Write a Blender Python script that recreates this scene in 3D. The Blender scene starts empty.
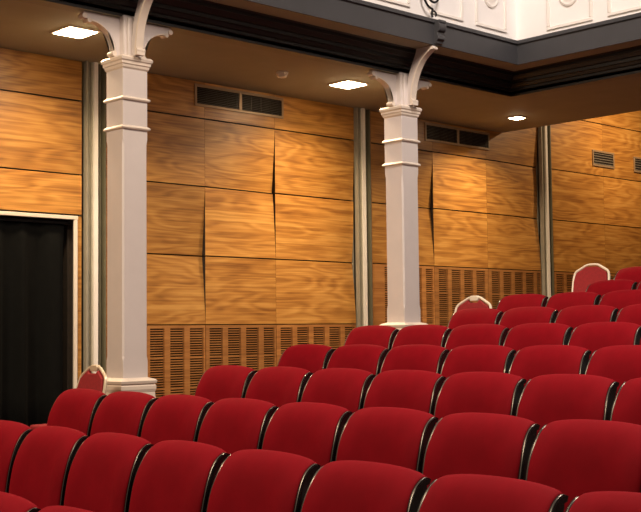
import bpy, bmesh, math, random
from mathutils import Vector, Matrix
random.seed(7)
S = bpy.context.scene
COL = S.collection
PI = math.pi

# ------------------------------------------------------------ helpers
def bx(bm, x0, x1, y0, y1, z0, z1):
    v = [bm.verts.new((x, y, z)) for x in (x0, x1) for y in (y0, y1) for z in (z0, z1)]
    for f in ((0,1,3,2),(4,6,7,5),(0,4,5,1),(2,3,7,6),(0,2,6,4),(1,5,7,3)):
        bm.faces.new([v[i] for i in f])

def prism(bm, pts, axis, a, b):
    """closed outline pts extruded along an axis from a to b"""
    def P(p, t):
        if axis == 'x': return (t, p[0], p[1])
        if axis == 'y': return (p[0], t, p[1])
        return (p[0], p[1], t)
    A = [bm.verts.new(P(p, a)) for p in pts]; B = [bm.verts.new(P(p, b)) for p in pts]
    n = len(pts)
    bm.faces.new(A); bm.faces.new(B[::-1])
    for i in range(n):
        bm.faces.new((A[i], B[i], B[(i+1) % n], A[(i+1) % n]))

def tube(bm, pts, r, n=8, closed=False):
    pts = [Vector(p) for p in pts]; rings = []
    m = len(pts); up = None
    for i, p in enumerate(pts):
        if closed: t = (pts[(i+1) % m]-pts[i-1]).normalized()
        else: t = (pts[min(i+1, m-1)]-pts[max(i-1, 0)]).normalized()
        if up is None:
            up = Vector((0,0,1)) if abs(t.z) < .9 else Vector((1,0,0))
        a = (up - t*up.dot(t)).normalized(); up = a; b = t.cross(a)
        rr = r[i] if isinstance(r, (list, tuple)) else r
        rings.append([bm.verts.new(p + a*math.cos(2*PI*k/n)*rr + b*math.sin(2*PI*k/n)*rr) for k in range(n)])
    for i in range(m if closed else m-1):
        A, B = rings[i], rings[(i+1) % m]
        for k in range(n): bm.faces.new((A[k], A[(k+1) % n], B[(k+1) % n], B[k]))
    if not closed:
        bm.faces.new(rings[0][::-1]); bm.faces.new(rings[-1])

def lathe(bm, prof, n=24, sx=1, sy=1, c=(0,0,0)):
    rings = [[bm.verts.new((c[0]+r*sx*math.cos(2*PI*k/n), c[1]+r*sy*math.sin(2*PI*k/n), c[2]+z)) for k in range(n)] for r, z in prof]
    for A, B in zip(rings, rings[1:]):
        for k in range(n): bm.faces.new((A[k], A[(k+1) % n], B[(k+1) % n], B[k]))
    bm.faces.new(rings[0][::-1]); bm.faces.new(rings[-1])

def obj(name, bm, mat, parent=None, bevel=0, smooth=False, seg=2):
    bmesh.ops.recalc_face_normals(bm, faces=bm.faces)
    me = bpy.data.meshes.new(name); bm.to_mesh(me); bm.free()
    me.materials.append(mat)
    o = bpy.data.objects.new(name, me); COL.objects.link(o)
    if parent: o.parent = parent
    if bevel:
        m = o.modifiers.new('bevel', 'BEVEL'); m.width = bevel; m.segments = seg; m.limit_method = 'ANGLE'; m.angle_limit = math.radians(35)
    if smooth or bevel:
        me.shade_smooth() if hasattr(me, 'shade_smooth') else None
        if smooth != 'all':
            try: me.set_sharp_from_angle(angle=math.radians(38))
            except Exception: pass
    return o

def thing(name, label, cat, loc=(0,0,0), rz=0, group=None):
    o = bpy.data.objects.new(name, None); COL.objects.link(o)
    o.location = loc; o.rotation_euler = (0,0,rz); o.empty_display_size = .1
    o['label'] = label; o['category'] = cat
    if group: o['group'] = group
    return o
def tag(o, label, cat, group=None):
    o['label'] = label; o['category'] = cat
    if group: o['group'] = group
    return o
def struct(o, label=None, cat=None):
    o['kind'] = 'structure'
    if label: o['label'] = label
    if cat: o['category'] = cat
    return o

# ------------------------------------------------------------ materials
def mat(name, col, rough=.5, metal=0, spec=.5, bump=None, var=None, coat=0):
    m = bpy.data.materials.new(name); m.use_nodes = True
    nt = m.node_tree; b = nt.nodes['Principled BSDF']
    b.inputs['Base Color'].default_value = (*col, 1); b.inputs['Roughness'].default_value = rough
    b.inputs['Metallic'].default_value = metal; b.inputs['Specular IOR Level'].default_value = spec
    b.inputs['Coat Weight'].default_value = coat
    tc = nt.nodes.new('ShaderNodeTexCoord')
    if var:
        n = nt.nodes.new('ShaderNodeTexNoise'); n.inputs['Scale'].default_value = var[0]; n.inputs['Detail'].default_value = 5
        nt.links.new(tc.outputs['Object'], n.inputs['Vector'])
        r = nt.nodes.new('ShaderNodeMapRange'); r.inputs['From Min'].default_value = .3; r.inputs['From Max'].default_value = .7
        r.inputs['To Min'].default_value = 1-var[1]; r.inputs['To Max'].default_value = 1+var[1]
        nt.links.new(n.outputs['Fac'], r.inputs['Value'])
        mx = nt.nodes.new('ShaderNodeVectorMath'); mx.operation = 'SCALE'; mx.inputs[0].default_value = col
        nt.links.new(r.outputs['Result'], mx.inputs['Scale']); nt.links.new(mx.outputs[0], b.inputs['Base Color'])
    if bump:
        n = nt.nodes.new('ShaderNodeTexNoise'); n.inputs['Scale'].default_value = bump[0]; n.inputs['Detail'].default_value = 3
        nt.links.new(tc.outputs['Object'], n.inputs['Vector'])
        bp = nt.nodes.new('ShaderNodeBump'); bp.inputs['Strength'].default_value = bump[1]; bp.inputs['Distance'].default_value = .01
        nt.links.new(n.outputs['Fac'], bp.inputs['Height']); nt.links.new(bp.outputs['Normal'], b.inputs['Normal'])
    return m

def wood(name, dark, mid, light, rough=.36, sc=1.0):
    m = bpy.data.materials.new(name); m.use_nodes = True
    nt = m.node_tree; N = nt.nodes; L = nt.links; b = N['Principled BSDF']
    b.inputs['Roughness'].default_value = rough; b.inputs['Specular IOR Level'].default_value = .75
    tc = N.new('ShaderNodeTexCoord'); oi = N.new('ShaderNodeObjectInfo')
    off = N.new('ShaderNodeVectorMath'); off.operation = 'SCALE'; off.inputs[0].default_value = (37, 11, 53)
    L.new(oi.outputs['Random'], off.inputs['Scale'])
    add = N.new('ShaderNodeVectorMath'); L.new(tc.outputs['Object'], add.inputs[0]); L.new(off.outputs[0], add.inputs[1])
    mp = N.new('ShaderNodeMapping'); mp.inputs['Scale'].default_value = (.55*sc, 1, 3.0*sc); L.new(add.outputs[0], mp.inputs['Vector'])
    n1 = N.new('ShaderNodeTexNoise'); n1.inputs['Scale'].default_value = 1.0; n1.inputs['Detail'].default_value = 3; n1.inputs['Roughness'].default_value = .45
    n1.inputs['Distortion'].default_value = .15
    L.new(mp.outputs[0], n1.inputs['Vector'])
    mu = N.new('ShaderNodeMath'); mu.operation = 'MULTIPLY'; mu.inputs[1].default_value = 80; L.new(n1.outputs['Fac'], mu.inputs[0])
    si = N.new('ShaderNodeMath'); si.operation = 'SINE'; L.new(mu.outputs[0], si.inputs[0])
    mp2 = N.new('ShaderNodeMapping'); mp2.inputs['Scale'].default_value = (1.1*sc, 1, 60*sc); L.new(add.outputs[0], mp2.inputs['Vector'])
    n2 = N.new('ShaderNodeTexNoise'); n2.inputs['Scale'].default_value = 1.0; n2.inputs['Detail'].default_value = 6; L.new(mp2.outputs[0], n2.inputs['Vector'])
    mp3 = N.new('ShaderNodeMapping'); mp3.inputs['Scale'].default_value = (.8*sc, 1, 6*sc); L.new(add.outputs[0], mp3.inputs['Vector'])
    n3 = N.new('ShaderNodeTexNoise'); n3.inputs['Scale'].default_value = 1.5; n3.inputs['Detail'].default_value = 3; L.new(mp3.outputs[0], n3.inputs['Vector'])
    a1 = N.new('ShaderNodeMath'); a1.operation = 'MULTIPLY_ADD'; a1.inputs[1].default_value = .062; L.new(si.outputs[0], a1.inputs[0])
    a2 = N.new('ShaderNodeMath'); a2.operation = 'MULTIPLY'; a2.inputs[1].default_value = .55; L.new(n2.outputs['Fac'], a2.inputs[0])
    L.new(a2.outputs[0], a1.inputs[2])
    a3 = N.new('ShaderNodeMath'); a3.operation = 'MULTIPLY_ADD'; a3.inputs[1].default_value = .36; L.new(n3.outputs['Fac'], a3.inputs[0]); L.new(a1.outputs[0], a3.inputs[2])
    cr = N.new('ShaderNodeValToRGB'); L.new(a3.outputs[0], cr.inputs['Fac'])
    e = cr.color_ramp.elements; e[0].position = .27; e[0].color = (*dark, 1); e[1].position = .64; e[1].color = (*light, 1)
    x = cr.color_ramp.elements.new(.46); x.color = (*mid, 1)
    # panel-to-panel tone
    mr = N.new('ShaderNodeMapRange'); mr.inputs['To Min'].default_value = .8; mr.inputs['To Max'].default_value = 1.16; L.new(oi.outputs['Random'], mr.inputs['Value'])
    vs = N.new('ShaderNodeVectorMath'); vs.operation = 'SCALE'; L.new(cr.outputs['Color'], vs.inputs[0]); L.new(mr.outputs['Result'], vs.inputs['Scale'])
    L.new(vs.outputs[0], b.inputs['Base Color'])
    return m

M = {}
M['wood'] = wood('walnut_veneer', (.25,.095,.017), (.48,.218,.043), (.66,.35,.088), .40)
M['slat'] = wood('slat_wood', (.26,.10,.022), (.38,.16,.04), (.48,.22,.06), .45)
M['cavity'] = mat('black_cavity', (.022,.014,.009), .9, var=(20,.3))
M['soffit'] = mat('soffit_paint', (.37,.35,.245), .75, var=(3,.06), bump=(60,.04))
M['band'] = mat('soffit_band_paint', (.32,.30,.21), .7, var=(3,.06))
M['charcoal'] = mat('charcoal_paint', (.042,.042,.047), .5, var=(6,.06), bump=(40,.03))
M['dark_paint'] = mat('dark_moulding_paint', (.014,.013,.012), .5, var=(6,.1))
M['white'] = mat('white_plaster', (.86,.83,.81), .6, var=(4,.02), bump=(50,.02))
M['cream_trim'] = mat('cream_moulding', (.80,.70,.60), .5, var=(8,.03))
M['plaster_trim'] = mat('plaster_moulding', (.82,.77,.72), .55, var=(8,.02))
M['column'] = mat('column_paint', (.70,.64,.62), .42, var=(5,.03), bump=(30,.03))
M['steel'] = mat('grey_steel', (.36,.335,.265), .45, metal=.0, var=(9,.08))
M['steel_shaded'] = mat('shaded_olive_steel', (.15,.14,.09), .5, metal=.0, var=(9,.08))  # shade on the channel's right flange, put into the steel colour
M['bar'] = mat('white_bar_paint', (.92,.88,.82), .4, var=(9,.02))
M['vent_frame'] = mat('vent_frame_paint', (.36,.25,.15), .4, metal=.25, var=(12,.05))
M['louvre'] = mat('louvre_metal', (.05,.04,.03), .4, metal=.4, var=(12,.08))
M['louvre_grey'] = mat('louvre_grey_metal', (.30,.27,.22), .4, metal=.5, var=(12,.08))
M['curtain'] = mat('black_drape', (.0035,.0038,.0036), .95, spec=.15, var=(14,.2), bump=(150,.15))
M['door_trim'] = mat('door_trim_paint', (.80,.72,.62), .5, var=(9,.03))
M['carpet'] = mat('dark_carpet', (.06,.018,.016), .95, var=(60,.35), bump=(300,.4))
M['iron'] = mat('black_iron', (.012,.012,.014), .4, metal=.6, var=(20,.1))
M['plastic'] = mat('detector_plastic', (.93,.87,.76), .45, var=(20,.03))
M['shell'] = mat('black_shell', (.007,.0065,.007), .22, spec=.6, var=(20,.1), coat=.3)
M['edge'] = mat('edge_glint_metal', (.17,.155,.14), .3, metal=.85, var=(20,.1))  # grey lighter than the shell, standing in for rim highlights
M['gold'] = mat('cream_gold_frame', (.72,.60,.44), .35, metal=.25, var=(15,.05))
M['cream_frame'] = mat('cream_frame', (.82,.74,.60), .4, var=(15,.03))
M['cloth'] = mat('banquet_fabric', (.26,.010,.014), .85, var=(40,.12), bump=(200,.2))

def velvet():
    m = bpy.data.materials.new('red_velvet'); m.use_nodes = True
    nt = m.node_tree; N = nt.nodes; L = nt.links; b = N['Principled BSDF']
    tc = N.new('ShaderNodeTexCoord')
    n = N.new('ShaderNodeTexNoise'); n.inputs['Scale'].default_value = 7; n.inputs['Detail'].default_value = 6; L.new(tc.outputs['Object'], n.inputs['Vector'])
    cr = N.new('ShaderNodeValToRGB'); L.new(n.outputs['Fac'], cr.inputs['Fac'])
    cr.color_ramp.elements[0].position = .3; cr.color_ramp.elements[0].color = (.175,.0005,.0048,1)
    cr.color_ramp.elements[1].position = .72; cr.color_ramp.elements[1].color = (.235,.0008,.0070,1)
    L.new(cr.outputs['Color'], b.inputs['Base Color'])
    b.inputs['Roughness'].default_value = .8; b.inputs['Specular IOR Level'].default_value = .12
    b.inputs['Sheen Weight'].default_value = .32; b.inputs['Sheen Roughness'].default_value = .35
    b.inputs['Sheen Tint'].default_value = (1,.02,.075,1)
    n2 = N.new('ShaderNodeTexNoise'); n2.inputs['Scale'].default_value = 260; L.new(tc.outputs['Object'], n2.inputs['Vector'])
    bp = N.new('ShaderNodeBump'); bp.inputs['Strength'].default_value = .12; bp.inputs['Distance'].default_value = .002
    L.new(n2.outputs['Fac'], bp.inputs['Height']); L.new(bp.outputs['Normal'], b.inputs['Normal'])
    return m
M['velvet'] = velvet()
def emit(name, col, st):
    m = bpy.data.materials.new(name); m.use_nodes = True
    b = m.node_tree.nodes['Principled BSDF']; b.inputs['Base Color'].default_value = (*col,1)
    b.inputs['Emission Color'].default_value = (*col,1); b.inputs['Emission Strength'].default_value = st
    return m
M['lamp'] = emit('lamp_diffuser', (1,.76,.48), 38)

# ------------------------------------------------------------ levels (metres)
ZC = 1.45                                   # eye height above the lowest seat step
CEIL = 3.98; S0 = 4.35; S1 = 3.60; S2 = 2.91; S3 = 2.21; G = 1.52
A = math.radians(-2.71)                     # rows run slightly off square to the wall
TA = math.tan(A)

# rows: tip X, tip Y of the first chair, step height, first index, last index
ROWS = [  # x, y, floor, k0, k1
 (2.075, -5.812, .001, 0, 1),
 (3.012, -4.127, .117, 0, 7),
 (3.964, -3.334, .219, 0, 7),
 (4.885, -3.636, .341, 0, 6),
 (5.803, -3.404, .463, 0, 5),
 (6.680, -3.207, .596, 0, 4),
 (7.569, -3.523, .728, 0, 3),
 (8.470, -3.316, .863, 0, 2),
 (9.379, -3.637, .996, 0, 1),
 (10.43, -3.275, 1.165, 0, 0),
]
# ------------------------------------------------------------ floor with raked steps
# a row moves by (sin A, -cos A) per unit, so X(Y) = x + tan(A)*(y - Y)
def xat(r, Y): return r[0] + TA*(r[1]-Y)
YF, YN = .0, -12.0
edges = []
for i, r in enumerate(ROWS):
    if i: edges.append((xat(r, YF)-.61, xat(r, YN)-.61, r[2]))
last = edges[-1]
for k in range(1, 7): edges.append((last[0]+.91*k, last[1]+.91*k, last[2]+.132*k))
prev = 0.0
bm = bmesh.new()
seq = [(-3.0, -3.0, 0.0)] + edges + [(17.5, 17.5, None)]
bottom = -.3
topF, topN = [], []
for i in range(len(seq)-1):
    a, b_ = seq[i], seq[i+1]
    topF += [(a[0], a[2]), (b_[0], a[2])]; topN += [(a[1], a[2]), (b_[1], a[2])]
pf = [(-3.0, bottom)] + topF + [(17.5, bottom)]; pn = [(-3.0, bottom)] + topN + [(17.5, bottom)]
VA = [bm.verts.new((x, YF, z)) for x, z in pf]; VB = [bm.verts.new((x, YN, z)) for x, z in pn]
bm.faces.new(VA); bm.faces.new(VB[::-1])
for i in range(len(pf)):
    j = (i+1) % len(pf); bm.faces.new((VA[i], VB[i], VB[j], VA[j]))
struct(obj('floor', bm, M['carpet']), 'dark carpeted floor rising in steps under the rows of red seats', 'floor')
def floor_z(x, y):
    z = 0.0
    t = y/YN
    for e in edges:
        if x >= e[0]*(1-t)+e[1]*t: z = e[2]
    return z

# ------------------------------------------------------------ wall with veneer panels
bm = bmesh.new()
DX0, DX1, DZ = 4.25, 5.80, 2.49              # doorway
bx(bm, -3, DX0, .10, .30, -.3, 5.6); bx(bm, DX1, 17.5, .10, .30, -.3, 5.6); bx(bm, DX0, DX1, .10, .30, DZ, 5.6)
wall = struct(obj('wall_left', bm, M['cavity']), 'side wall clad in walnut veneer panels', 'wall')

def panel(x0, x1, z0, z1, dl=(0,0), dr=(0,0)):
    """veneer panel, face near y=0; dl/dr: how far the (bottom, top) corners of the left/right edge stand out"""
    g = .0065; x0 += .0008; x1 -= .0008; z0 += g; z1 -= g
    bm = bmesh.new(); n = 10
    F = []; B = []
    for i in range(n+1):
        u = i/n; rf = []; rb = []
        for j in range(n+1):
            v = j/n
            el = dl[0]*(1-v)**1.3 + dl[1]*v**1.3; er = dr[0]*(1-v)**1.3 + dr[1]*v**1.3
            d = el*(1-u)**1.6 + er*u**1.6
            x = x0+(x1-x0)*u; z = z0+(z1-z0)*v
            rf.append(bm.verts.new((x, -d, z))); rb.append(bm.verts.new((x, .08, z)))
        F.append(rf); B.append(rb)
    for i in range(n):
        for j in range(n):
            bm.faces.new((F[i][j], F[i+1][j], F[i+1][j+1], F[i][j+1]))
            bm.faces.new((B[i][j], B[i][j+1], B[i+1][j+1], B[i+1][j]))
    edgef = []
    for j in range(n):
        edgef.append(bm.faces.new((F[0][j], F[0][j+1], B[0][j+1], B[0][j]))); edgef.append(bm.faces.new((F[n][j], B[n][j], B[n][j+1], F[n][j+1])))
        edgef.append(bm.faces.new((F[j][0], B[j][0], B[j+1][0], F[j+1][0]))); edgef.append(bm.faces.new((F[j][n], F[j+1][n], B[j+1][n], B[j][n])))
    for f in edgef: f.material_index = 1
    o = obj('wood_panel', bm, M['wood'], wall, smooth=True)
    o.data.materials.append(M['cavity'])
    return o
def slotted(x0, x1, z0, z1, start, pitch=.2385, slot=.172):
    g = .004; bm = bmesh.new()
    x0 += g; x1 -= g; z1 -= g
    bx(bm, x0, x1, .0, .03, z1-.03, z1)
    # stiles
    s = start; xs = [x0]
    k = 0
    while s + k*pitch < x1-.02:
        a = s+k*pitch; b_ = min(a+slot, x1-.02)
        if a > xs[-1]: bx(bm, xs[-1], a, .0, .03, z0, z1-.03)
        xs.append(b_); k += 1
    if xs[-1] < x1: bx(bm, xs[-1], x1, .0, .03, z0, z1-.03)
    z = z1-.03; c = 0
    while z > z0+.05:
        c += 1
        h = .0105 if c % 12 else .02
        z -= .0135
        bx(bm, x0+.001, x1-.001, .003, .027, z-h, z)
        z -= h
    return obj('slotted_panel', bm, M['slat'], wall)
c = .052
# bay left of the first channel (around the doorway)
for (a, b_) in ((1.6, 3.6), (3.6, 5.885)):
    panel(a, b_, S1, CEIL); panel(a, b_, S2, S1)
panel(3.6, 5.885, DZ+.045, S2); panel(DX1+.045, 5.885, .25, DZ+.04)
panel(1.6, 3.6, S3, S2); panel(1.6, 3.6, G, S3); panel(3.6, DX0-.045, G, DZ+.04); slotted(1.6, 4.2, .02, G, 1.7)
# middle bay
X = [6.16, 7.32, 8.26, 9.455]
panel(X[0], X[1], S1, CEIL); panel(X[1], X[2], S1, CEIL); panel(X[2], X[3], S1, CEIL)
panel(X[0], X[1], S2, S1); panel(X[1], X[2], S2, S1, dr=(-c, 0)); panel(X[2], X[3], S2, S1, dr=(-.03, 0))
panel(X[0], X[1], S3, S2, dr=(-c, 0)); panel(X[1], X[2], S3, S2, dr=(0, -c*.7)); panel(X[2], X[3], S3, S2, dr=(-.055, -.02))
panel(X[0], X[1], G, S3, dr=(0, -c)); panel(X[1], X[2], G, S3); panel(X[2], X[3], G, S3, dr=(0, -.055))
slotted(X[0], X[1], .25, G, 6.17); slotted(X[1], X[2], .4, G, 7.37); slotted(X[2], X[3], .5, G, 8.32)
# right-hand bay
X = [9.73, 10.80, 11.83, 12.955]
panel(X[0], X[1], S1, CEIL); panel(X[1], X[2], S1, CEIL); panel(X[2], X[3], S1, S0, dr=(-.045,0)); panel(X[2], X[3], S0, 5.15)
panel(X[0], X[1], S2, S1, dr=(-c, 0)); panel(X[1], X[2], S2, S1); panel(X[2], X[3], S2, S1, dr=(-.055,-.055))
panel(X[0], X[1], S3, S2, dr=(0, -c)); panel(X[1], X[2], S3, S2); panel(X[2], X[3], S3, S2, dr=(0, -.055))
slotted(X[0], X[1], .7, S3, 9.93); slotted(X[1], X[2], .8, S3, 10.88); slotted(X[2], X[3], .9, S3, 11.90)
# far bay, taller
X = [13.23, 14.48, 15.75, 17.2]
for a, b_ in zip(X, X[1:]):
    panel(a, b_, S0, 5.15); panel(a, b_, S1, S0); panel(a, b_, S2, S1); panel(a, b_, S3, S2); slotted(a, b_, 1.1, S3, a+.06)
# vertical channels with a white bar
def channel(n, x0, x1, zt, zb):
    w = x1-x0
    bm = bmesh.new()
    bx(bm, x0+.015, x0+.030, -.035, .09, zb, zt); bx(bm, x0+.015, x0+w*.36, .02, .045, zb, zt)
    bx(bm, x0+w*.30, x0+w*.36, -.015, .045, zb, zt)
    o = struct(obj('trim_%d' % n, bm, M['steel']), 'upright grey steel channel with white bar set in the panelled wall', 'trim')
    bm = bmesh.new(); bx(bm, x0+w*.36, x0+w*.52, -.04, .05, zb, zt); obj('white_bar', bm, M['bar'], o)
    bm = bmesh.new(); bx(bm, x0+w*.56, x1-.05, .03, .05, zb, zt); bx(bm, x1-.05, x1-.035, -.03, .09, zb, zt)
    bx(bm, x0+w*.66, x0+w*.72, .0, .05, zb, zt)
    obj('shaded_flange', bm, M['steel_shaded'], o)  # shadowed side of the channel, darkened by its colour
    bm = bmesh.new(); bx(bm, x1-.028, x1-.006, -.01, .09, zb, zt); obj('wood_edge', bm, M['slat'], o)
    return o
channel(1, 5.90, 6.165, CEIL, .3); channel(2, 9.462, 9.73, CEIL, .8); channel(3, 12.962, 13.23, 5.1, 1.2)

# doorway: trim and black curtain
bm = bmesh.new()
bx(bm, DX0-.04, DX1+.04, -.015, .012, DZ, DZ+.035); bx(bm, DX1, DX1+.035, -.015, .012, .2, DZ); bx(bm, DX0-.04, DX0, -.015, .012, .05, DZ)
struct(obj('door_1', bm, M['door_trim'], bevel=.004), 'doorway with a thin pale frame, closed by a black curtain', 'doorway')
cur = thing('curtain', 'black pleated curtain hanging in the doorway of the wood-clad wall', 'curtain', (DX0, .075, 0))
bm = bmesh.new(); n = 240; W = DX1-DX0-.06
rows_ = []
for z, amp in ((.30, 1.25), (.9, 1.1), (1.5, 1), (2.1, .85), (2.28, .7), (2.33, .35), (2.44, .25)):
    r0 = []
    for i in range(n+1):
        x = .01+W*i/n
        ph = x/.29*2*PI
        y = amp*(.040*math.sin(ph+.5*math.sin(x*7)) + .008*math.sin(ph*2.3+1.2+z*.3) + .008*math.sin(x*11+z))
        r0.append(bm.verts.new((x, y, z)))
    rows_.append(r0)
for p, q in zip(rows_, rows_[1:]):
    for i in range(n): bm.faces.new((p[i], p[i+1], q[i+1], q[i]))
dr = obj('drape', bm, M['curtain'], cur, smooth='all')
sm = dr.modifiers.new('thick', 'SOLIDIFY'); sm.thickness = .004
bm = bmesh.new(); bx(bm, .0, DX1-DX0, -.02, .02, 2.45, 2.475)
obj('curtain_rail', bm, M['iron'], cur)
bm = bmesh.new(); bx(bm, DX0-.1, DX1+.1, .32, .34, -.2, 2.6)
bm2 = bm; struct(obj('wall_passage', bm2, M['cavity']), 'dark space behind the doorway curtain', 'wall')

# ------------------------------------------------------------ balcony: soffit, cornice, parapet
RX = 12.18; BX, BY = 10.33, -1.56; YE = -12.0
bm = bmesh.new()
bx(bm, -3, RX, BY+.14, .12, CEIL, CEIL+.12)
prism(bm, [(BX+.14, BY+.14), (RX, BY+.14), (RX, YE), (BX+.14, YE)], 'z', CEIL, CEIL+.12)
struct(obj('ceiling', bm, M['soffit']), 'brown painted underside of the balcony', 'ceiling')
bm = bmesh.new()
bx(bm, -3, BX+.14, BY, BY+.14, CEIL-.003, CEIL+.1); bx(bm, BX, BX+.14, YE, BY, CEIL-.003, CEIL+.1)
struct(obj('trim_4', bm, M['band']), 'flat band along the edge of the balcony underside', 'trim')
def sweep(bm, prof):
    """profile of (offset towards the hall, z) carried along the L-shaped balcony edge"""
    R = []
    for o, z in prof:
        R.append([bm.verts.new((-3, BY-o, z)), bm.verts.new((BX-o, BY-o, z)), bm.verts.new((BX-o, YE, z))])
    n = len(prof)
    for i in range(n):
        a, b_ = R[i], R[(i+1) % n]
        for k in range(2): bm.faces.new((a[k], a[k+1], b_[k+1], b_[k]))
    bm.faces.new([r[0] for r in R]); bm.faces.new([r[2] for r in R][::-1])
bm = bmesh.new()
sweep(bm, [(-.0, 3.976), (.003, 3.976), (.003, 4.0), (.0, 4.0), (.0, 4.025), (.022, 4.03), (.022, 4.055), (.045, 4.06), (.06, 4.09), (.085, 4.09), (.085, 4.12), (.115, 4.125), (.14, 4.16), (.155, 4.16), (.155, 4.19), (.18, 4.20), (.18, 4.26), (-.0, 4.26)])
struct(obj('trim_5', bm, M['dark_paint']), 'dark stepped moulding under the balcony cornice', 'trim')
bm = bmesh.new()
sweep(bm, [(.18, 4.202), (.398, 4.202), (.398, 4.23), (.18, 4.23)])
struct(obj('trim_6', bm, M['soffit']), 'brown underside of the projecting balcony cornice', 'trim')
bm = bmesh.new()
sweep(bm, [(.18, 4.232), (.39, 4.232), (.39, 4.202), (.405, 4.202), (.405, 4.405), (.412, 4.41), (.425, 4.415), (.425, 4.445), (.415, 4.455), (.18, 4.455)])
struct(obj('trim_7', bm, M['charcoal']), 'charcoal painted band along the front of the balcony', 'trim')
bm = bmesh.new()
sweep(bm, [(.28, 4.455), (.375, 4.455), (.375, 5.45), (.28, 5.45)])
par = struct(obj('wall_balcony', bm, M['white']), 'white plaster balcony front with raised frames', 'wall')
bm = bmesh.new()
bx(bm, -3, 17.5, BY-.3, .12, 5.45, 5.5); bx(bm, BX-.3, RX+.02, YE, BY-.3, 5.45, 5.5)   # unseen lid added over the balcony to block light
bx(bm, RX-.02, RX+.02, YE, .1, CEIL+.1, 5.45)
struct(obj('balcony_light_block', bm, M['white']), 'unseen lid added over the balcony to block light, with its rear riser', 'ceiling')
# raised plaster frames and medallions
def frame_ring(P, w0, w1, z0, z1, t=.035, d=.018):
    """rectangular moulding; P(w, out, z) maps to world"""
    bm = bmesh.new()
    def box(a, b_, c0, c1, dd):
        v = [bm.verts.new(P(w, o, z)) for w in (a, b_) for o in (0, dd) for z in (c0, c1)]
        for f in ((0,1,3,2),(4,6,7,5),(0,4,5,1),(2,3,7,6),(0,2,6,4),(1,5,7,3)): bm.faces.new([v[i] for i in f])
    box(w0, w1, z0, z0+t, d); box(w0, w1, z1-t, z1, d); box(w0, w0+t, z0+t, z1-t, d*.97); box(w1-t, w1, z0+t, z1-t, d*.97)
    obj('plaster_frame', bm, M['plaster_trim'], par, bevel=.006)
def medallion(P, wc, zc):
    bm = bmesh.new(); n = 28
    rings = []
    for r, o in ((1, -.002), (1, .014), (.9, .022), (.78, .016), (.7, .02), (.3, .034), (.02, .036)):
        rings.append([bm.verts.new(P(wc+.13*r*math.cos(2*PI*k/n), o, zc+.165*r*math.sin(2*PI*k/n))) for k in range(n)])
    for p, q in zip(rings, rings[1:]):
        for k in range(n): bm.faces.new((p[k], p[(k+1) % n], q[(k+1) % n], q[k]))
    bm.faces.new(rings[-1])
    obj('medallion', bm, M['plaster_trim'], par, smooth=True)
Yp = BY-.375; Xp = BX-.375
side = lambda w, o, z: (w, Yp-o, z)
rear = lambda w, o, z: (Xp-o, w, z)
for w0, w1 in ((9.30,9.80),(8.60,9.10),(7.81,8.31),(7.11,7.61),(6.41,6.91)):
    frame_ring(side, w0-.025, w1-.025, 4.515, 5.30); medallion(side, (w0+w1)/2-.025, 4.90)
for k in range(5):
    w1 = -2.33-.725*k
    frame_ring(rear, w1-.55, w1, 4.495, 5.30); medallion(rear, w1-.275, 4.86)
# higher ceiling and back wall behind the balcony edge
bm = bmesh.new(); bx(bm, RX, 17.5, YE, .12, 5.15, 5.3)
struct(obj('ceiling_rear', bm, M['soffit']), 'higher ceiling at the back of the hall', 'ceiling')
bm = bmesh.new(); bx(bm, 17.5, 17.7, YE, .3, -.3, 5.6)
struct(obj('wall_rear', bm, M['slat']), 'rear wall of the hall', 'wall')

# corbel block on the charcoal band + scrolled iron bracket
for cx_, lab in ((8.655, 'charcoal scalloped corbel block on the balcony band above the right column'),):
    bm = bmesh.new(); y0 = BY-.40
    prof = [(y0+.01, 4.442), (y0-.075, 4.442), (y0-.075, 4.42), (y0-.065, 4.41), (y0-.08, 4.39), (y0-.082, 4.36), (y0-.07, 4.335), (y0-.045, 4.325), (y0-.045, 4.30), (y0-.06, 4.285), (y0-.06, 4.255), (y0-.035, 4.24), (y0-.028, 4.215), (y0+.01, 4.205)]
    prism(bm, prof, 'x', cx_-.05, cx_+.05)
    tag(obj('corbel', bm, M['charcoal'], bevel=.004), lab, 'corbel')
bm = bmesh.new(); y = BY-.425-.02
pts = []
ccx, ccz, R0 = 8.545, 4.70, .148
for i in range(60):                                     # spiral that ends in the big ring
    t = i/59; a = -PI/2 - t*2*PI*1.75
    r = R0*(1-.80*t**1.15)
    pts.append((ccx+r*math.cos(a), y, ccz+r*1.12*math.sin(a)))
tube(bm, pts, .0108, 8)
hook = [(ccx, y, ccz-R0*1.12), (ccx-.012, y, ccz-R0*1.12-.03), (ccx-.014, y, ccz-R0*1.12-.06), (ccx-.005, y, 4.452)]
tube(bm, hook, .0108, 8)
hk = [(ccx-.012+.032*math.cos(a)+.03, y, 4.492+.026*math.sin(a)) for a in [PI+.2-k*.42 for k in range(11)]]
tube(bm, hk, .009, 8)
top = [(ccx+.02, y, ccz+.10), (ccx+.05, y, ccz+.2), (ccx+.05, y, ccz+.34), (ccx, y, ccz+.45)]
tube(bm, top, .0108, 8)
sc = obj('scroll_bracket', bm, M['iron'], smooth=True)
tag(sc, 'black wrought iron scroll standing on the balcony ledge above the right column', 'ironwork')

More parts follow.
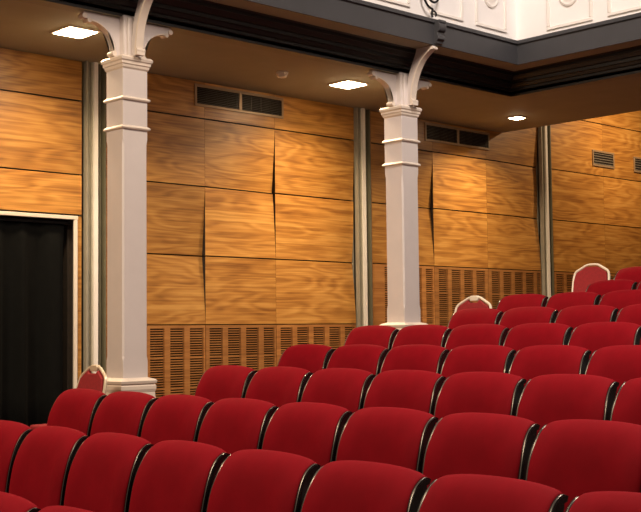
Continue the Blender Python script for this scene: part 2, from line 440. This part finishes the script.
# ------------------------------------------------------------ columns
def sq_ring(bm, hw, z0, z1):
    bx(bm, -hw, hw, -hw, hw, z0, z1)
def moulding(bm, prof):
    """square moulding from (half width, z) profile"""
    R = [[bm.verts.new((sx*h, sy*h, z)) for sx, sy in ((-1,-1),(1,-1),(1,1),(-1,1))] for h, z in prof]
    for p, q in zip(R, R[1:]):
        for k in range(4): bm.faces.new((p[k], p[(k+1) % 4], q[(k+1) % 4], q[k]))
    bm.faces.new(R[0][::-1]); bm.faces.new(R[-1])
def column(cx, cy, base_top, fl, label):
    t = thing('column', label, 'column', (cx, cy, fl), 0, 'white square columns under the balcony')
    H = .117
    z = lambda v: v-fl
    # shaft: square ends, chamfered between (stop chamfers)
    bm = bmesh.new()
    ch0, ch1 = z(base_top+.13), z(2.99)
    def ring(zz, c_):
        p = [(-H+c_,-H),(H-c_,-H),(H,-H+c_),(H,H-c_),(H-c_,H),(-H+c_,H),(-H,H-c_),(-H,-H+c_)]
        return [bm.verts.new((a, b_, zz)) for a, b_ in p]
    R = [ring(z(base_top-.02), .002), ring(ch0, .002), ring(ch0+.04, .013), ring(ch1-.04, .013), ring(ch1, .002), ring(z(3.60), .002)]
    for p, q in zip(R, R[1:]):
        for k in range(8): bm.faces.new((p[k], p[(k+1) % 8], q[(k+1) % 8], q[k]))
    bm.faces.new(R[0][::-1]); bm.faces.new(R[-1])
    obj('shaft', bm, M['column'], t)
    # plain narrow slip between chamfers is left as is; capital
    bm = bmesh.new()
    for zz in (3.06, 3.292):
        moulding(bm, [(H-.005, z(zz)), (H+.014, z(zz+.006)), (H+.020, z(zz+.016)), (H+.014, z(zz+.026)), (H-.005, z(zz+.038))])
    moulding(bm, [(H-.005, z(3.54)), (H+.010, z(3.56)), (H+.014, z(3.58)), (H+.021, z(3.585)), (H+.022, z(3.605)), (H+.031, z(3.615)), (H+.034, z(3.635)), (H+.02, z(3.65)), (.02, z(3.652))])
    obj('capital', bm, M['cream_trim'], t)
    # head block above capital
    bm = bmesh.new(); bx(bm, -.085, .085, -.085, .085, z(3.64), z(3.99)); bx(bm, -.06, .06, -.11, .0, z(3.64), z(3.97))
    obj('head_block', bm, M['column'], t, bevel=.01)
    # base
    bm = bmesh.new()
    b = base_top
    moulding(bm, [(H, z(b+.0)), (H+.015, z(b-.005)), (H+.04, z(b-.012)), (H+.055, z(b-.025)), (H+.05, z(b-.045)), (H+.038, z(b-.05)), (H+.048, z(b-.065)), (H+.048, z(b-.09)), (H+.04, z(b-.115)), (H+.045, z(b-.17)), (H+.045, 0.001)])
    obj('base', bm, M['cream_trim'], t)
    # brackets along the balcony edge: web + rim, one each side
    def arc(r0x, r0z, x1, z1, n=12):
        # concave quarter curve from (r0x,r0z) upright to (x1,z1) flat
        return [(x1-(x1-r0x)*math.cos(a), r0z+(z1-r0z)*math.sin(a)) for a in [PI/2*k/n for k in range(n+1)]]
    for s in (-1, 1):
        cur_ = arc(.14, z(3.68), .37, z(3.915))
        web = [(s*.05, z(3.65)), (s*.14, z(3.65))] + [(s*a, b_) for a, b_ in cur_] + [(s*.42, z(3.925)), (s*.42, z(3.969)), (s*.05, z(3.969))]
        bm = bmesh.new(); prism(bm, web, 'y', -.025, .025)
        br = obj('bracket', bm, M['column'], t)
        bm = bmesh.new()
        P_ = [(s*a, b_) for a, b_ in cur_]
        q_ = [(s*(a-.012), b_-.014) for a, b_ in cur_]
        prism(bm, P_+q_[::-1], 'y', -.036, .036)
        tube(bm, [(s*.372, -.036, z(3.903)), (s*.372, .036, z(3.903))], .018, 10)
        tube(bm, [(s*.412, -.034, z(3.935)), (s*.412, .034, z(3.935))], .022, 10)
        tube(bm, [(s*.142, -.04, z(3.672)), (s*.142, .04, z(3.672))], .022, 10)
        obj('bracket_rim', bm, M['cream_trim'], br)
    # tall curved bracket reaching out to the cornice over the hall
    n = 14
    # measured outer curve (y, z)
    kp = [(-.172, 3.69), (-.182, 3.77), (-.205, 3.88), (-.255, 3.99), (-.330, 4.09), (-.455, 4.175)]
    outer = []
    for i in range(len(kp)-1):
        for k in range(4):
            u = k/4; p0 = kp[max(i-1,0)]; p1 = kp[i]; p2 = kp[i+1]; p3 = kp[min(i+2, len(kp)-1)]
            outer.append(tuple(.5*((2*p1[j])+(-p0[j]+p2[j])*u+(2*p0[j]-5*p1[j]+4*p2[j]-p3[j])*u*u+(-p0[j]+3*p1[j]-3*p2[j]+p3[j])*u**3) for j in (0,1)))
    outer.append(kp[-1])
    web = [(-.105, 3.655), (-.172, 3.655)] + outer + [(-.45, 4.20), (-.245, 4.20), (-.235, 4.16), (-.21, 4.11), (-.18, 4.05), (-.15, 3.99), (-.125, 3.92), (-.11, 3.8)]
    bm = bmesh.new(); prism(bm, [(a, z(b_)) for a, b_ in web], 'x', -.024, .024)
    br = obj('bracket', bm, M['column'], t)
    bm = bmesh.new()
    inn = [(p[0]+.017, p[1]+.006) for p in outer]
    prism(bm, [(p[0]-.003, z(p[1])) for p in outer]+[(p[0], z(p[1])) for p in inn[::-1]], 'x', -.034, .034)
    bx(bm, -.038, .038, -.20, -.165, z(3.652), z(3.685))
    tube(bm, [(-.04, -.185, z(3.69)), (.04, -.185, z(3.69))], .018, 10)
    tube(bm, [(-.038, -.45, z(4.172)), (.038, -.45, z(4.172))], .016, 10)
    obj('bracket_rim', bm, M['cream_trim'], br)
    return t
column(5.366, -1.503, 1.095, floor_z(5.30,-1.495), 'white square column with brackets, nearest the curtained doorway, left side')
column(8.612, -1.503, 1.52, floor_z(8.55,-1.495), 'white square column with brackets in the middle, farther from the curtain')

# ------------------------------------------------------------ ceiling lights, detector, vents
for (x, y), lab in (((5.26,-.90), 'square ceiling light left of the first column, large and bright'),
                    ((8.50,-.88), 'square ceiling light between the two columns, beside the smoke detector'),
                    ((11.41,-.82), 'small distant square ceiling light right of the second column, near the balcony corner')):
    t = thing('ceiling_light', lab, 'light', (x, y, CEIL), 0, 'square lights in the balcony underside')
    q = .15 if x < 11 else .085
    bm = bmesh.new()
    for a in ((-q,q,-q,-q+.014),(-q,q,q-.014,q),(-q,-q+.014,-q+.014,q-.014),(q-.014,q,-q+.014,q-.014)): bx(bm, *a, -.012, -.001)
    obj('light_frame', bm, M['cream_trim'], t)
    bm = bmesh.new(); moulding_ = [(q-.016, -.002), (q-.016, -.012), (q-.035, -.022), (q*.4, -.027)]
    Rg = [[bm.verts.new((sx*h, sy*h, zz)) for sx, sy in ((-1,-1),(1,-1),(1,1),(-1,1))] for h, zz in moulding_]
    for p, r2 in zip(Rg, Rg[1:]):
        for k in range(4): bm.faces.new((p[k], p[(k+1) % 4], r2[(k+1) % 4], r2[k]))
    bm.faces.new(Rg[0][::-1]); bm.faces.new(Rg[-1])
    obj('diffuser', bm, M['lamp'], t)
t = thing('smoke_detector', 'round cream smoke detector on the brown balcony underside', 'smoke detector', (7.62, -.85, CEIL))
bm = bmesh.new(); lathe(bm, [(.058,-.0), (.060,-.018), (.055,-.024)], 24)
obj('mount', bm, M['plastic'], t, smooth=True)
bm = bmesh.new(); lathe(bm, [(.050,-.022), (.050,-.036), (.042,-.052), (.022,-.058)], 24)
obj('sensor_head', bm, M['plastic'], t, smooth=True)

def vent(x0, x1, z0, z1, halves, label, lm, group, step=.018):
    t = thing('air_vent', label, 'air vent', ((x0+x1)/2, 0, z0), 0, group)
    w = (x1-x0)/2; h = z1-z0; f = .028
    bm = bmesh.new()
    bx(bm, -w, w, -.014, -.001, 0, f); bx(bm, -w, w, -.014, -.001, h-f, h)
    bx(bm, -w, -w+f, -.014, -.001, f, h-f); bx(bm, w-f, w, -.014, -.001, f, h-f)
    if halves == 2: bx(bm, -.02, .02, -.014, -.001, f, h-f)
    obj('vent_frame', bm, M['vent_frame'], t, bevel=.003)
    bm = bmesh.new(); bx(bm, -w+f, w-f, -.0025, -.001, f, h-f); obj('vent_backing', bm, M['cavity'], t)
    cells = [(-w+f, w-f)] if halves == 1 else [(-w+f, -.02), (.02, w-f)]
    for a, b_ in cells:
        bm = bmesh.new(); zz = f+.004
        while zz < h-f-.008:
            v = [bm.verts.new(p) for p in ((a,-.012,zz),(b_,-.012,zz),(b_,-.012,zz+.004),(a,-.012,zz+.004),(a,-.003,zz+.007),(b_,-.003,zz+.007),(b_,-.003,zz+.011),(a,-.003,zz+.011))]
            for q in ((0,1,2,3),(0,4,5,1),(3,2,6,7),(4,7,6,5),(0,3,7,4),(1,5,6,2)): bm.faces.new([v[i] for i in q])
            zz += step
        if step < .03:
            k = 1
            while a+k*.13 < b_-.02: bx(bm, a+k*.13-.003, a+k*.13+.003, -.013, -.002, f, h-f); k += 1
        obj('louvre', bm, lm, t)
    return t
G1 = 'air vents along the top of the panelled wall'
vent(7.19, 8.38, 3.72, 3.945, 2, 'long double air vent high on the wall between the two columns', M['louvre'], G1)
vent(10.66, 11.90, 3.72, 3.945, 2, 'double air vent high on the wall just right of the second column', M['louvre'], G1)
vent(14.21, 14.76, 3.73, 3.96, 1, 'small square air vent with grey slats in the far right bay', M['louvre_grey'], G1, .036)
vent(15.28, 15.83, 3.73, 3.96, 1, 'small air vent cut by the right edge of the photo', M['louvre_grey'], G1, .036)

# ------------------------------------------------------------ theatre seats
FP = [(-.132,.36),(-.133,.43),(-.130,.50),(-.123,.58),(-.112,.65),(-.098,.71),(-.083,.755),(-.063,.797),(-.041,.829),(-.019,.848),(.004,.858),(.026,.852)]
def dense(P, m=3):
    out = []
    for i in range(len(P)-1):
        p0 = P[max(i-1,0)]; p1 = P[i]; p2 = P[i+1]; p3 = P[min(i+2, len(P)-1)]
        for k in range(m):
            u = k/m
            out.append(tuple(.5*((2*p1[j])+(-p0[j]+p2[j])*u+(2*p0[j]-5*p1[j]+4*p2[j]-p3[j])*u*u+(-p0[j]+3*p1[j]-3*p2[j]+p3[j])*u**3) for j in (0,1)))
    return out+[P[-1]]
FD = dense(FP, 3)
def normals(P):
    out = []
    for i in range(len(P)):
        a = P[max(i-1,0)]; b_ = P[min(i+1, len(P)-1)]
        tx, tz = b_[0]-a[0], b_[1]-a[1]; l = math.hypot(tx, tz)
        out.append((-tz/l, tx/l))               # to the front/up
    return out
FN = normals(FD)
def strip_solid(us, fn_front, fn_back):
    bm = bmesh.new(); Fr, Bk = [], []
    n = len(FD)
    for u in us:
        Fr.append([bm.verts.new(fn_front(u, j)) for j in range(n)]); Bk.append([bm.verts.new(fn_back(u, j)) for j in range(n)])
    for i in range(len(us)-1):
        for j in range(n-1):
            bm.faces.new((Fr[i][j], Fr[i+1][j], Fr[i+1][j+1], Fr[i][j+1])); bm.faces.new((Bk[i][j], Bk[i][j+1], Bk[i+1][j+1], Bk[i+1][j]))
        bm.faces.new((Fr[i][0], Bk[i][0], Bk[i+1][0], Fr[i+1][0])); bm.faces.new((Fr[i][-1], Fr[i+1][-1], Bk[i+1][-1], Bk[i][-1]))
    for e_ in (0, -1):
        for j in range(n-1): bm.faces.new((Fr[e_][j], Fr[e_][j+1], Bk[e_][j+1], Bk[e_][j]))
    return bm
HWc, HWs = .2495, .2620
def taper(j):
    t = min(1, max(0, (FD[j][1]-.70)/.15)); return 1-.045*t*t*(3-2*t)
def arch(u, j):                                   # gentle crown of the top edge
    t = max(0, (FD[j][1]-.62)/.24); return .021*(1-abs(u)**2.6)*min(1, t)**1.2
def c_front(u, j):
    v = j/(len(FD)-1)
    edge = (1-abs(u)**14)**.5
    wt = min(1, max(0, (.83-FD[j][1])/.14)); sm_ = min(1, max(0, (abs(u)-.42)/.36)); sm_ = sm_*sm_*(3-2*sm_)
    d = edge*(.011-.008*wt+.016*wt*sm_)
    endt = min(1, (len(FD)-1-j)/3.0); d = d*(.25+.75*math.sin(endt*PI/2))
    x = FD[j][0]+FN[j][0]*d; z = FD[j][1]+FN[j][1]*d+arch(u, j)
    return (x, u*HWc*taper(j), z)
def c_back(u, j):
    x = FD[j][0]-FN[j][0]*.014; z = FD[j][1]-FN[j][1]*.014+arch(u, j)
    return (x, u*HWc*taper(j), z)
def s_front(u, j):
    o = -.001 if abs(u) > .94 else .0155
    x = FD[j][0]-FN[j][0]*o; z = FD[j][1]-FN[j][1]*o+(arch(u*.98, j)-.004 if abs(u) < .94 else 0)
    return (x, u*HWs*taper(j), z)
def s_back(u, j):
    th = .048 if j < len(FD)-8 else .048-.004*(j-(len(FD)-9))
    x = FD[j][0]-FN[j][0]*th; z = FD[j][1]-FN[j][1]*th+(arch(u*.98, j)-.004 if abs(u) < .94 else 0)
    return (x+.014*(1-u*u), u*HWs*taper(j), z)
us = sorted({round(s*v, 4) for s in (-1, 1) for v in (0,.1,.2,.3,.4,.5,.58,.66,.74,.82,.88,.92,.95,.97,.985,.995,1)})
uss = sorted({round(s*v, 4) for s in (-1, 1) for v in (0,.2,.4,.6,.8,.935,.945,1)})

def make_seat():
    t = thing('theatre_seat', '', 'seat')
    obj('backrest', strip_solid(us, c_front, c_back), M['velvet'], t, smooth=True)
    obj('shell', strip_solid(uss, s_front, s_back), M['shell'], t, bevel=.0035, seg=2)
    for sy in (-1, 1):
        bm = bmesh.new(); tube(bm, [(FD[j][0]-FN[j][0]*.004, sy*(HWs*taper(j)-.006), FD[j][1]-FN[j][1]*.004) for j in range(len(FD)-2)], .0062, 8)
        obj('glint_bead', bm, M['edge'], t, smooth='all')  # bead added along the shell rim to catch highlights
    # tipped-up seat cushion and its pan
    bm = bmesh.new()
    prof = [(-.185,.19),(-.235,.185),(-.285,.21),(-.300,.30),(-.298,.41),(-.285,.465),(-.258,.49),(-.225,.48),(-.205,.45),(-.192,.36)]
    prism(bm, prof, 'y', -.235, .235)
    obj('seat', bm, M['velvet'], t, bevel=.02, seg=4)
    bm = bmesh.new(); prism(bm, [(-.303,.22),(-.318,.24),(-.320,.41),(-.302,.455),(-.300,.40),(-.302,.30)], 'y', -.21, .21)
    obj('seat_pan', bm, M['shell'], t, bevel=.004)
    for s in (-1, 1):
        bm = bmesh.new()
        prism(bm, [(-.20,.0),(-.02,.0),(-.02,.02),(-.075,.05),(-.085,.40),(-.15,.42),(-.15,.05),(-.20,.02)], 'y', s*.225-.012, s*.225+.012)
        obj('leg', bm, M['shell'], t, bevel=.004)
    return t
proto = make_seat()
def copy_tree(o):
    c_ = o.copy(); COL.objects.link(c_)
    for ch in list(o.children):
        d = ch.copy(); COL.objects.link(d); d.parent = c_
    return c_
ORD = ['first','second','third','fourth','fifth','sixth','seventh','eighth','ninth','tenth']
rowname = ['front row at the bottom left corner','second row from the front','third row from the front','fourth row from the front','fifth row from the front',
           'sixth row from the front','seventh row from the front','eighth row from the front','ninth row from the front','tenth row']
special = {
 (0,0): 'red velvet theatre seat in the very bottom left corner, lowest and nearest of all',
 (0,1): 'red theatre seat barely showing along the bottom edge, beside the bottom left corner seat',
 (1,0): 'red velvet theatre seat cut by the left photo edge, beside the black curtain',
 (2,0): 'red velvet theatre seat at the row end by the curtain, before the red banquet chair',
 (9,0): 'uppermost red theatre seat, cut by the right edge beside the pale-framed banquet chair',
 (8,0): 'red theatre seat just right of and below the right-hand banquet chair, leftmost in its row',
}
first = True
for i, (rx, ry, fz, k0, k1) in enumerate(ROWS):
    cnt = k1-k0+1
    for k in range(k0, k1+1):
        o = proto if first else copy_tree(proto)
        first = False
        s = .55*k
        cxp = rx+math.sin(A)*(s-.2515)-.0032*s*s*.5; cyp = ry-math.cos(A)*(s-.2515)
        o.location = (cxp, cyp, fz); o.rotation_euler = (0, 0, A)
        if (i, k) in special: lab = special[(i, k)]
        elif k == k1: lab = 'red theatre seat touching the right photo edge, in the %s' % rowname[i]
        else: lab = 'red theatre seat, %s from the left in the %s' % (ORD[k-k0], rowname[i])
        o['label'] = lab; o['category'] = 'seat'; o['group'] = 'red theatre seats in raked rows'

# ------------------------------------------------------------ banquet chairs beside the row ends
def rounded(P, r, n=5):
    out = []
    m = len(P)
    for i, p in enumerate(P):
        if i in (0, m-1): out.append(Vector(p)); continue
        p = Vector(p); a = (Vector(P[i-1])-p); b_ = (Vector(P[i+1])-p)
        rr = min(r, a.length*.45, b_.length*.45); a = p+a.normalized()*rr; b_ = p+b_.normalized()*rr
        for k in range(n+1):
            t_ = k/n; out.append(a*(1-t_)**2+p*2*t_*(1-t_)+b_*t_*t_)
    return out
def banquet(x, y, H, w, fm, handle, label):
    t = thing('banquet_chair', label, 'chair', (x, y, floor_z(x-.2, y)), 0, 'pale-framed banquet chairs beside the row ends')
    hw = w/2; lean = .10
    bxx = lambda z: -lean+lean*(z-.44)/(H-.44) if z > .44 else -lean+ (.44-z)*.12
    pts = [(-hw+.01, .0), (-hw+.005, .44), (-hw-.0, H-.17), (-hw+.015, H-.085), (-.06, H-.012), (.06, H-.012), (hw-.015, H-.085), (hw, H-.17), (hw-.005, .44), (hw-.01, .0)]
    P3 = rounded([(bxx(z), yy, z) for yy, z in pts], .03)
    bm = bmesh.new(); tube(bm, P3, .0125, 8)
    obj('back_frame', bm, fm, t, smooth=True)
    # upholstered back pad following the frame
    out = [(-hw+.02, .50), (-hw+.016, H-.18), (-hw+.035, H-.098), (-.065, H-.035), (-.05, H-.06), (.05, H-.06), (.065, H-.035), (hw-.035, H-.098), (hw-.016, H-.18), (hw-.02, .50)]
    if not handle: out = [q for q in out if abs(q[0]) != .05]
    bm = bmesh.new()
    Fv = [bm.verts.new((bxx(z)-.022, yy, z)) for yy, z in out]; Bv = [bm.verts.new((bxx(z)+.014, yy, z)) for yy, z in out]
    bm.faces.new(Fv); bm.faces.new(Bv[::-1])
    for i in range(len(out)):
        j = (i+1) % len(out); bm.faces.new((Fv[i], Bv[i], Bv[j], Fv[j]))
    obj('backrest', bm, M['cloth'], t, bevel=.008, seg=3)
    if handle:
        bm = bmesh.new(); prism(bm, [(-.045, H-.045), (.045, H-.045), (.05, H-.008), (.035, H+.004), (-.035, H+.004), (-.05, H-.008)], 'x', -.022, .016)
        obj('handle', bm, fm, t, bevel=.006)
    bm = bmesh.new(); bx(bm, -.47, -.105, -hw+.015, hw-.015, .385, .44)
    obj('seat', bm, M['cloth'], t, bevel=.022, seg=4)
    bm = bmesh.new(); bx(bm, -.46, -.10, -hw+.01, hw-.01, .36, .384)
    obj('seat_frame', bm, fm, t, bevel=.004)
    for s in (-1, 1):
        bm = bmesh.new(); tube(bm, [(-.44, s*(hw-.025), .37), (-.465, s*(hw-.02), .0)], .0125, 8)
        obj('leg', bm, fm, t, smooth=True)
    return t
banquet(4.93, -1.73, .865, .37, M['gold'], True, 'red banquet chair with dull gold frame beside the left column base')
banquet(8.47, -2.52, .885, .42, M['cream_frame'], True, 'red banquet chair with white handle, low behind seats right of the middle column')
banquet(10.42, -2.49, .945, .43, M['cream_frame'], False, 'red banquet chair with thick pale frame at upper right before the panelled wall')

# ------------------------------------------------------------ lights
def area(name, loc, rot, size, power, col, sy=None, spread=None):
    l = bpy.data.lights.new(name, 'AREA'); l.energy = power; l.color = col; l.size = size
    if sy: l.shape = 'RECTANGLE'; l.size_y = sy
    if spread: l.spread = spread
    o = bpy.data.objects.new(name, l); COL.objects.link(o); o.location = loc; o.rotation_euler = rot
    return o
WARM = (1, .70, .40)
for x, y, e, sz in ((5.26,-.90,1,.24), (8.50,-.88,1.15,.24), (11.41,-.82,1,.14)):
    area('downlight', (x, y, CEIL-.034), (0,0,0), sz, 30*e, (1,.74,.45), sz, math.radians(142))
area('downlight_rear', (14.6, -1.3, 5.1), (0,0,0), .3, 75, WARM, .3)
area('downlight_front', (2.0, -.9, CEIL-.02), (0,0,0), .26, 26, WARM, .26)
# hall lighting high overhead, plus an added fill on the balcony front
def aim(loc, tgt): return (Vector(tgt)-Vector(loc)).to_track_quat('-Z', 'Y').to_euler()
area('hall_light_high', (5.5, -7.5, 7.6), (0,0,0), 2.5, 520, (1,.82,.68), 4.0)
p = (-2.0, -4.6, 6.2); area('stage_light', p, aim(p, (7.5, -2, 2.0)), .9, 340, (1,.78,.55), .9)
p = (4.8, -7.0, 9.2); area('balcony_front_fill', p, aim(p, (9.6, -2.2, 5.0)), .8, 30, (1,.90,.86), .8, math.radians(55))  # added fill with no known fixture, brightens the white parapet
w = bpy.data.worlds.new('hall_ambience'); S.world = w; w.use_nodes = True
w.node_tree.nodes['Background'].inputs['Color'].default_value = (1,.82,.68,1)
w.node_tree.nodes['Background'].inputs['Strength'].default_value = .10

# ------------------------------------------------------------ camera
cam = bpy.data.cameras.new('camera'); co = bpy.data.objects.new('camera', cam); COL.objects.link(co)
cam.sensor_width = 36; cam.sensor_fit = 'HORIZONTAL'; cam.lens = 1184.961*36/641
r = Vector((0.72722834, -0.68630851, -0.01093455)); u = Vector((-0.03513467, -0.05312956, 0.99796934)); f = Vector((0.6854958, 0.72536741, 0.06275055))
mw = Matrix(((r.x, u.x, -f.x, 0), (r.y, u.y, -f.y, -9.43189829), (r.z, u.z, -f.z, ZC), (0,0,0,1)))
co.matrix_world = mw
cam.clip_start = .05
S.camera = co
S.view_settings.view_transform = 'Standard'; S.view_settings.look = 'None'; S.view_settings.gamma = 1
S.view_settings.exposure = 0.3; S.view_settings.use_curve_mapping = False
